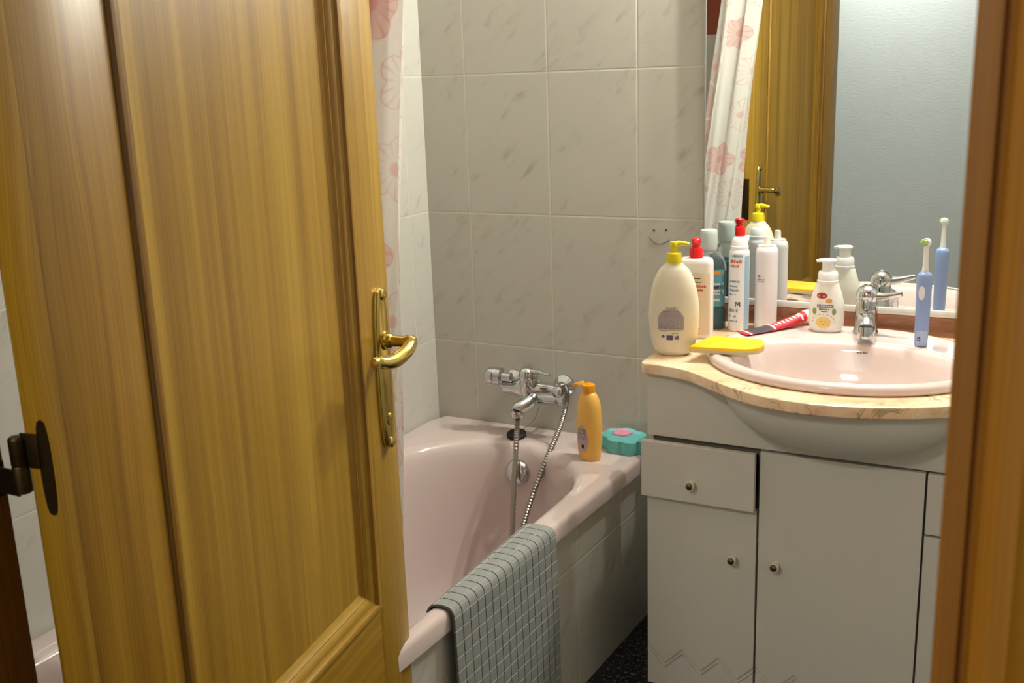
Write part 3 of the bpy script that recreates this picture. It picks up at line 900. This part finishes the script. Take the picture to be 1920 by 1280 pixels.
P = spline([(TX+.012, TY-.003, DZ+.071), (TX+.030, TY-.006, DZ+.073), (TX+.050, TY-.010, DZ+.078), (TX+.061, TY-.012, DZ+.081)], 5)
tube(bm, P, [.0085-.0045*i/len(P) for i in range(len(P))], 14)
obj('lever', bm, CHROME, tp)

# mirror
mir = thing('mirror', 'large wall mirror with a slim white bottom edge above the washbasin', 'mirror', (.92, 0, .886))
MX0, MX1, MZ0, MZ1 = .5455, 1.40, .898, 1.72
bm = BM(); box(bm, MX0, MX1, -.012, -.0005, MZ0, MZ1, .0008); obj('glass', bm, M_MIRROR, mir, smooth=False)
bm = BM(); box(bm, MX0-.002, MX1, -.0155, -.0005, .8862, MZ0+.0006, .001); obj('bottom_strip', bm, plain('white_plastic_strip', (226, 226, 220), .3), mir)
bm = BM(); box(bm, MX0-.0025, MX0, -.0128, -.0005, MZ0, MZ1); obj('edge_strip', bm, plain('grey_strip', (150, 148, 140), .3), mir, smooth=False)

# drawing on the tile
bm = BM()
for x, z in ((.4350, 1.0253), (.4615, 1.0268)):
    lathe(bm, [(0, .0025), (.0006, .0023), (.0007, 0)], (x, -.0002, z), (0, -1, 0), 12)
tube(bm, spline([(.4255, -.0005, 1.0115), (.4300, -.0005, 1.0050), (.4385, -.0005, .9990), (.4490, -.0005, .9980), (.4590, -.0005, 1.0010), (.4690, -.0005, 1.0080)], 6), .0006, 6)
obj('smiley_drawing', bm, plain('pencil_grey', (92, 84, 74), .8), base=(.447, 0, 1.01), label='small grey smiley face drawn on a wall tile beside the mirror', cat='drawing')

# ================================================================== BOTTLES ON THE WORKTOP
CZ = .8492
def toview(x, y, extra=0):
    return math.atan2(1.185-x, 2.035+y)*1.0+extra
# cream lotion bottle with yellow pump
x, y = .5805, -.293
b = Bottle((x, y), [(CZ, .023, .017), (CZ+.003, .028, .020), (.858, .0345, .0225), (.890, .0425, .0255), (.920, .0447, .0265), (.940, .0437, .026), (.968, .0395, .0245), (.990, .0325, .021), (1.004, .0245, .017), (1.012, .0160, .013), (1.0155, .0135, .0125)], toview(x, y, -.05), 2.25)
lo_ = thing('lotion_bottle', 'cream lotion bottle with yellow pump at the front of the worktop', 'bottle', (x, y, CZ))
bm = BM(); b.body(bm); obj('body', bm, plain('cream_plastic', (228, 217, 192), .35, .015), lo_)
M_YEL = plain('yellow_plastic', (226, 206, 18), .3)
bm = BM(); lathe(bm, [(0, .0140), (.012, .0138), (.0165, .0128), (.018, .0085), (.0185, .0058), (.026, .0056), (.0275, .0075), (.0345, .0078), (.037, .006), (.0375, 0)], (x, y, 1.0150), (0, 0, 1), 28)
e = b.e1
P = [Vector((x, y, 1.0478))-e*.004, Vector((x, y, 1.0486))+e*.006, Vector((x, y, 1.0482))+e*.016, Vector((x, y, 1.0470))+e*.0245, Vector((x, y, 1.0458))+e*.0262]
tube(bm, P, [.0050, .0052, .0045, .0036, .0028], 12)
obj('pump', bm, M_YEL, lo_, label='yellow pump head')
bm = BM()
wl = lambda z: .0232 if z < .915 else .0232*math.sqrt(max(.02, 1-((z-.915)/.0225)**2))
b.strip(bm, lambda z: -.004-wl(z), lambda z: -.004+wl(z), .899, .9365, 12, 10)
lb = obj('label', bm, plain('lilac_grey_print', (172, 160, 160), .45), lo_, label='greyish printed label')
bm = BM()
b.scribble(bm, -.013, .009, .9375, .0018, w=.0011, dens=.9)
for k in range(9): b.scribble(bm, -.024+.0016*max(0, k-4), .016-.0016*max(0, k-4), .9015+k*.0037, .0011, w=.0008, dens=.6)
b.rect(bm, -.0255, .0175, .8975, .8980, .0006); b.scribble(bm, -.022, -.010, .8955, .0014); b.scribble(bm, -.002, .013, .892, .0014)
b.ell(bm, -.0175, .8865, .0027, .0027); b.rect(bm, -.0118, -.0005, .880, .8885, .0006); b.scribble(bm, .0025, .0105, .881, .007, w=.0014)
obj('print', bm, plain('violet_grey_print', (88, 78, 104), .5), lb)

# white bottle with red pump
x, y = .5765, -.157
b = Bottle((x, y), [(CZ, .0305, .019), (CZ+.002, .0325, .0205), (.98, .0322, .0205), (.992, .0318, .020), (.9985, .0295, .0185), (1.0005, .0255, .016), (1.001, .0135, .0125)], toview(x, y, -.1), 5)
rb = thing('soap_bottle', 'white square-shouldered bottle with red pump behind the cream bottle', 'bottle', (x, y, CZ))
bm = BM(); b.body(bm); obj('body', bm, plain('white_plastic', (238, 234, 226), .35, .01), rb)
M_RED = plain('red_plastic', (222, 18, 24), .28)
bm = BM(); lathe(bm, [(0, .0125), (.0155, .0123), (.0195, .0105), (.0205, .0072), (.026, .0068), (.028, .0085), (.0355, .0090), (.0375, .0070), (.038, 0)], (x, y, 1.0005), (0, 0, 1), 28)
f = b.e2; P = [Vector((x, y, 1.0318)), Vector((x, y, 1.0316))+f*.013, Vector((x, y, 1.0300))+f*.020]
tube(bm, P, [.0052, .0046, .0034], 12)
obj('pump', bm, M_RED, rb, label='red pump head')
bm = BM(); b.rect(bm, -.029, .0275, .858, .9745, .0004, nx=10, nz=6); lb = obj('label', bm, plain('beige_label', (232, 214, 190), .45), rb)
bm = BM(); b.scribble(bm, -.004, .010, .964, .0028, w=.0016, dens=1); b.scribble(bm, -.004, .013, .957, .0030, w=.0018, dens=.95)
obj('print', bm, M_INK, lb)
for x0, x1, z, h, w_ in ((-.002, .021, .9480, .0046, .0024), (.0, .016, .9415, .0036, .0020), (.004, .012, .8685, .0014, .0012)):
    bm = BM(); b.scribble(bm, x0, x1, z, h, w=w_, dens=.95); obj('red_print', bm, plain('red_print', (196, 66, 62), .5), lb)

# mouthwash
x, y = .574, -.072
b = Bottle((x, y), [(CZ, .032, .0185), (CZ+.003, .0345, .021), (.884, .0345, .021), (.890, .0315, .019), (.905, .0325, .0195), (.945, .0345, .021), (.968, .0345, .021), (.985, .0300, .019), (.996, .0190, .0155), (1.0005, .0125, .0125), (1.003, .012, .012)], toview(x, y, -.25), 2.8)
mw = thing('mouthwash_bottle', 'teal mouthwash bottle with a clear square cap in the corner by the mirror', 'bottle', (x, y, CZ))
n = N('clear_plastic'); n.set(col=n.mix(n.noise(n.objc(), 40, 2), lin((226, 240, 240)), lin((216, 232, 233))), rough=.05, trans=.92, ior=1.1); M_CLEAR = n.m
n = N('teal_liquid'); n.set(col=n.mix(n.noise(n.objc(), 40, 2), lin((20, 116, 138)), lin((16, 100, 124))), rough=.06, trans=.3, ior=1.3); M_TEAL = n.m
bm = BM(); b.body(bm); bd = obj('body', bm, M_CLEAR, mw)
bm = BM(); b.body(bm, CZ+.0015, .962, k=.95); obj('liquid', bm, M_TEAL, mw, label='teal mouthwash inside')
bm = BM(); lathe(bm, [(0, .0165), (.003, .0172), (.030, .0168), (.036, .0166), (.0385, .0155), (.039, 0)], (x, y, 1.0032), (0, 0, 1), 32)
lathe(bm, [(-.004, .0155), (-.0005, .0155)], (x, y, 1.0032), (0, 0, 1), 24)
obj('cap', bm, plain('frosted_cap', (214, 226, 222), .25, .02, trans=.25), mw)
bm = BM(); b.strip(bm, lambda z: -.0335, lambda z: .0335, .894, .966, 12, 14, .0005); lb = obj('label', bm, plain('teal_label', (92, 170, 190), .35), mw)
bm = BM()
for z0, h, sl in ((.905, .005, .12), (.918, .010, .12), (.937, .004, .15)):
    b.strip(bm, lambda z: -.033, lambda z: .033, z0, z0+h, 2, 10, .0008)
obj('stripe', bm, plain('white_stripe', (218, 226, 236), .35), lb)
bm = BM(); b.strip(bm, lambda z: -.033, lambda z: .033, .958, .965, 2, 10, .0009); obj('band', bm, plain('orange_band', (226, 150, 66), .35), lb)
bm = BM(); b.scribble(bm, -.02, .031, .930, .0062, .0012, w=.0034, dens=.95); b.scribble(bm, .008, .031, .921, .003, .0012, w=.002)
obj('print', bm, plain('navy_print', (52, 40, 84), .4), lb)

# aerosol cans
def can(name, label, x, y, r, ztop, mat, capmat):
    t = thing(name, label, 'spray can', (x, y, CZ))
    secs = [(CZ, r*.94, r*.94), (CZ+.002, r, r), (ztop-.016, r, r), (ztop-.010, r*.975, r*.975), (ztop-.004, r*.86, r*.86), (ztop, r*.74, r*.74)]
    b = Bottle((x, y), secs, toview(x, y), 2.0)
    bm = BM(); b.body(bm); obj('body', bm, mat, t)
    return t, b
c1, b = can('spray_can', 'white spray can with orange and blue print and rounded white cap', .637, -.079, .0198, 1.012, plain('white_printed_tin', (226, 226, 230), .28, .02), None)
bm = BM(); lathe(bm, [(-.004, .0168), (0, .0172), (.004, .0172), (.005, .0158), (.013, .0150), (.0185, .0125), (.0205, .008), (.021, 0)], (.637, -.079, 1.010), (0, 0, 1), 30)
obj('cap', bm, plain('white_cap_plastic', (238, 238, 234), .3), c1)
bm = BM(); b.scribble(bm, -.016, .005, .9835, .006, w=.0032, dens=1); b.scribble(bm, -.016, -.001, .975, .005, w=.003, dens=1); obj('orange_print', bm, plain('orange_print', (206, 104, 66), .4), c1)
for z, x1, h in ((.995, .006, .0045), (.946, .002, .004), (.937, -.003, .003), (.929, .0, .004), (.921, -.006, .003), (.888, -.002, .006), (.878, -.004, .004), (.869, -.002, .003)):
    bm = BM(); b.scribble(bm, -.017, x1, z, h, w=.0022, dens=.85)
    obj('blue_print', bm, plain('blue_print', (108, 150, 176), .4), c1)
bm = BM()   # the letter M low on the can
for (xa0, xa1, xb0, xb1) in ((-.0070, -.0052, -.0070, -.0052), (.0012, .0030, .0012, .0030), (-.0052, -.0034, -.0029, -.0011), (-.0006, .0012, -.0029, -.0011)):
    z0, z1 = (.899, .9085) if xa0 == xb0 else (.9015, .9085)
    b.strip(bm, (lambda a0, b0, zz0, zz1: lambda z: b0+(a0-b0)*(z-zz0)/(zz1-zz0))(xa0, xb0, z0, z1), (lambda a1, b1, zz0, zz1: lambda z: b1+(a1-b1)*(z-zz0)/(zz1-zz0))(xa1, xb1, z0, z1), z0, z1, 2, 2, .0006)
obj('letter', bm, plain('black_print', (40, 36, 40), .4), c1, label='dark letter M')
bm = BM(); b.strip(bm, lambda z: .0105, lambda z: .0190, CZ+.003, .996, 10, 4, .0004); obj('side_band', bm, plain('blue_band', (150, 184, 208), .35), c1)
c2, b = can('spray_can', 'plain white spray can with a small bare nozzle nearest the mirror', .683, -.052, .0213, 1.013, plain('pearl_white_tin', (228, 224, 228), .3, .015), None)
bm = BM(); lathe(bm, [(-.001, .0166), (.001, .0168), (.0018, .0155), (.0022, .0075), (.0035, .0066), (.016, .0062), (.0185, .005), (.019, 0)], (.683, -.052, 1.012), (0, 0, 1), 28)
obj('nozzle', bm, plain('ivory_nozzle', (224, 218, 202), .35), c2)
bm = BM(); b.ell(bm, -.0135, .956, .0026, .0026); b.scribble(bm, -.0165, -.002, .9485, .0022, w=.0016, dens=.95); b.scribble(bm, -.0165, -.004, .9445, .0020, w=.0014, dens=.9)
obj('print', bm, plain('taupe_print', (150, 126, 130), .5), c2)

# toothpaste tube
tpst = thing('toothpaste_tube', 'squeezed red toothpaste tube with white cap lying behind the basin', 'toothpaste', (.72, -.115, DZ+.004))
ax0 = Vector((.671, -.176, .8675)); ax1 = Vector((.760, -.066, .8815))
d = (ax1-ax0).normalized(); sd = d.cross(Vector((0, 0, 1))).normalized(); up_ = sd.cross(d)
bm = BM(); rings = []
KL = (ax1-ax0).length
def tube_rings(f0, f1, nn, k=1.):
    R_ = []
    for i in range(nn+1):
        f = f0+(f1-f0)*i/nn
        w = .0185-.0068*f; h = .0012+.0095*f**1.1
        bend = .0045*math.sin(PI*f)
        c_ = ax0+d*KL*f-up_*bend
        R_.append([c_+sd*w*math.cos(t)*k+up_*h*math.sin(t)*k for t in [2*PI*j/28 for j in range(28)]])
    return R_
loft(bm, tube_rings(0, 1, 14)); tb = obj('tube', bm, plain('red_tube', (206, 38, 50), .25), tpst)
bm = BM()
R_ = tube_rings(.10, .42, 6, 1.015); loft(bm, [r[0:6]+r[6:12] for r in R_], close=False, cap0=False, cap1=False); obj('dark_print', bm, plain('charcoal_print', (66, 62, 68), .35), tb)
for f, g_, a_, c_, k_ in [(.50+.06*q_, .035, 4, 8, 1.03) for q_ in range(7)]+[(f_, .03, 0, 14, 1.02) for f_ in (.05, .44, .9)]:
    bm = BM(); r1, r2 = tube_rings(f, f+g_, 1, k_)
    loft(bm, [r1[a_:c_], r2[a_:c_]], close=False, cap0=False, cap1=False)
    obj('white_print', bm, plain('white_print', (238, 222, 222), .35), tb)
bm = BM(); lathe(bm, [(-.0015, .0117), (.002, .0123), (.012, .0120), (.0135, .0108), (.028, .0100), (.0295, .0085), (.030, 0)], ax1, d, 26); obj('cap', bm, plain('white_screw_cap', (240, 238, 234), .3), tpst)

# hand soap dispenser
x, y = .8065, -.092
b = Bottle((x, y), [(DZ+.0015, .0245, .0165), (DZ+.004, .0270, .0185), (.884, .0317, .0205), (.908, .0317, .0205), (.930, .0275, .019), (.946, .0225, .0175), (.9545, .0196, .0168), (.956, .0190, .0165)], toview(x, y, -.12), 2.3)
sd_ = thing('hand_soap_dispenser', 'white hand soap dispenser with a smiling sun label beside the tap', 'soap dispenser', (x, y, DZ))
bm = BM(); b.body(bm); obj('body', bm, plain('milky_plastic', (240, 236, 226), .3, .01), sd_)
bm = BM(); lathe(bm, [(0, .0193), (.004, .0193), (.005, .0182), (.016, .0182), (.0205, .0160), (.0215, .0110), (.037, .0108), (.0375, .013), (.041, .0145), (.043, .0125), (.0435, 0)], (x, y, .9558), (0, 0, 1), 30)
e = -b.e1; P = [Vector((x, y, .9962)), Vector((x, y, .9962))+e*.012, Vector((x, y, .9945))+e*.021]
tube(bm, P, [.0042, .0038, .0026], 12)
obj('pump', bm, plain('white_pump_plastic', (242, 240, 236), .28), sd_)
bm = BM(); b.ell(bm, -.0068, .9335, .0095, .0056, .0006); obj('oval_logo', bm, plain('brick_red_print', (172, 58, 48), .4), sd_)
bm = BM(); b.scribble(bm, -.013, -.001, .9322, .0022, .0010, w=.0018, dens=.95); obj('logo_lettering', bm, plain('pale_print', (240, 210, 200), .4), sd_)
bm = BM(); b.ell(bm, .006, .9245, .0058, .0044, .0006); obj('orange_motif', bm, plain('orange_motif', (232, 166, 96), .4), sd_)
bm = BM(); b.rect(bm, -.0150, .0140, .9115, .9175, .0006); bn = obj('banner', bm, plain('slate_print', (112, 112, 120), .4), sd_)
bm = BM(); b.scribble(bm, -.013, .012, .9128, .0034, .0010, w=.0022, dens=.95); obj('banner_lettering', bm, plain('light_print', (198, 198, 200), .4), bn)
bm = BM(); b.scribble(bm, -.011, .007, .9075, .0022, w=.0016, dens=.9); b.scribble(bm, -.007, .005, .9035, .0018, w=.0013, dens=.8)
for k in range(9):
    t = PI*k/8; b.ell(bm, .021*math.cos(t)*.92-.003, .886+.0135*math.sin(t), .0008, .0009)
obj('print', bm, M_INK, sd_)
for xx in (-.0195, .0155):
    bm = BM(); b.ell(bm, xx, .9045, .0036, .0062, .0006); obj('leaf_motif', bm, plain('sage_print', (134, 156, 104), .4), sd_)
bm = BM(); b.ell(bm, -.003, .8835, .0120, .0098, .0006)
for k in range(14):
    t = 2*PI*k/14; b.ell(bm, -.003+.0122*math.cos(t), .8835+.0100*math.sin(t), .0017, .0017, .0006)
sn = obj('sun_motif', bm, plain('pale_yellow_print', (238, 202, 120), .4), sd_)
bm = BM(); b.ell(bm, -.0068, .8855, .0009, .0010, .0010); b.ell(bm, .0006, .8855, .0009, .0010, .0010); b.rect(bm, -.005, -.001, .8800, .8808, .0010, nx=3); obj('sun_face', bm, plain('brown_print', (120, 78, 40), .4), sn)

# electric toothbrush
x, y = .979, -.147
tbz = DZ+.0015
tb_ = thing('electric_toothbrush', 'pale blue electric toothbrush standing on the basin rim', 'toothbrush', (x, y, tbz))
bq = Bottle((x, y), [(tbz, .0098, .0098), (tbz+.0015, .0106, .0106), (.90, .0115, .0115), (.950, .0124, .0122), (.978, .0128, .0124), (.988, .0120, .0118), (.9925, .0092, .009), (.994, .0062, .006)], toview(x, y, .1), 2.2)
bm = BM(); bq.body(bm); obj('handle', bm, plain('periwinkle_plastic', (140, 162, 210), .3, .01), tb_)
bm = BM(); bq.ell(bm, -.0045, .959, .0050, .0128, .0008); obj('button', bm, plain('white_button', (228, 228, 232), .3), tb_)
bm = BM(); bq.strip(bm, lambda z: -.0108, lambda z: .0108, tbz+.002, tbz+.028, 4, 8, .0003); wr = obj('grip_band', bm, plain('light_blue_plastic', (176, 192, 228), .3), tb_)
bm = BM(); bq.scribble(bm, -.0075, -.002, tbz+.0145, .003, .0008, w=.0022, dens=1); bq.scribble(bm, -.0075, -.002, tbz+.0105, .002, .0008, w=.0022, dens=1); obj('logo', bm, plain('navy_logo', (40, 52, 104), .4), wr)
bm = BM(); lathe(bm, [(0, .0058), (.004, .0054), (.010, .0046), (.046, .0042), (.052, .0046), (.055, .003), (.0552, 0)], (x, y, .994), (0, 0, 1), 20)
hd = Vector((-.62, -.78, 0)).normalized()
lathe(bm, [(-.005, .004), (-.003, .0072), (.002, .0075), (.003, .007)], Vector((x, y, 1.0445)), hd, 22)
hb = obj('brush_head', bm, plain('white_brush_plastic', (234, 234, 230), .3), tb_)
bm = BM(); 
for k in range(26):
    t = 2.4*k; r = .0013*math.sqrt(k); a_, b_ = frame(hd)
    c_ = Vector((x, y, 1.0445))+hd*.003+a_*r*math.cos(t)+b_*r*math.sin(t)
    lathe(bm, [(0, .0007), (.007, .0006), (.0071, 0)], c_, hd, 5)
obj('bristles', bm, plain('pale_green_bristle', (178, 206, 128), .6), hb)

# yellow pad lying across the rim of the basin
pad = [(.624, -.334), (.630, -.3365), (.700, -.3270), (.722, -.3215), (.735, -.309), (.7405, -.290), (.737, -.268), (.727, -.250), (.718, -.2455), (.648, -.2470), (.640, -.2500), (.636, -.258)]
pad = [(v.x, v.y) for v in spline([(a, c, 0) for a, c in pad+[pad[0]]], 4)[:-1]]
pdt = thing('sponge_pad', 'flat yellow pad lying across the rim of the basin beside the cream bottle', 'pad', (.67, -.295, .866))
bm = BM(); prism(bm, pad, .8715, .8765, .001); obj('yellow_face', bm, plain('bright_yellow', (246, 192, 8), .55, .03, .2), pdt)
bm = BM(); prism(bm, pad, .8660, .8716, .0008); obj('grey_backing', bm, plain('warm_grey_backing', (196, 182, 140), .6), pdt, label='greyish underside')

# ================================================================== LIGHT
def point(name, loc, power, r, col):
    l = bpy.data.lights.new(name, 'POINT'); l.energy = power; l.shadow_soft_size = r; l.color = col
    o = bpy.data.objects.new(name, l); COL.objects.link(o); o.location = W(loc); return o
LAMP = (.99, .985, .885)
for dx in (-.12, .12):
    for k in range(3):
        point('mirror_lamp_bulb', (.90+dx+.012*(k-1), -.062, 1.77+.035*k), 11, .009, LAMP)
def area(name, loc, rot, sx, sy, power, col):
    l = bpy.data.lights.new(name, 'AREA'); l.shape = 'RECTANGLE'; l.size = sx; l.size_y = sy; l.energy = power; l.color = col
    o = bpy.data.objects.new(name, l); COL.objects.link(o); o.location = W(loc); o.rotation_euler = rot; return o
area('hall_ceiling_lamp', (.48, -2.62, ZC-.02), (0, 0, 0), .3, .3, 24, (1, .98, .92))
w = bpy.data.worlds.new('room_air'); w.use_nodes = True; scn.world = w
w.node_tree.nodes['Background'].inputs[0].default_value = (.5, .5, .5, 1)
w.node_tree.nodes['Background'].inputs[1].default_value = .05

# ================================================================== CAMERA
yaw, pit, rol = -.4920, -.2437, -.0348
f_ = Vector((math.sin(yaw)*math.cos(pit), math.cos(yaw)*math.cos(pit), math.sin(pit)))
r_ = Vector((math.cos(yaw), -math.sin(yaw), 0)); u_ = r_.cross(f_)
R2 = r_*math.cos(rol)+u_*math.sin(rol); U2 = -r_*math.sin(rol)+u_*math.cos(rol)
cam = bpy.data.cameras.new('camera'); co = bpy.data.objects.new('camera', cam); COL.objects.link(co)
loc = W((1.185, -2.0349, 1.3344))
co.matrix_world = Matrix(((R2.x, U2.x, -f_.x, loc.x), (R2.y, U2.y, -f_.y, loc.y), (R2.z, U2.z, -f_.z, loc.z), (0, 0, 0, 1)))
cam.sensor_width = 36; cam.lens = 36*1964.2/1920
cam.clip_start = .02
cam.dof.use_dof = True; cam.dof.focus_distance = 2.1; cam.dof.aperture_fstop = 13
scn.camera = co
scn.view_settings.view_transform = 'Standard'; scn.view_settings.look = 'None'
scn.view_settings.exposure = 0; scn.view_settings.gamma = 1; scn.view_settings.use_curve_mapping = False
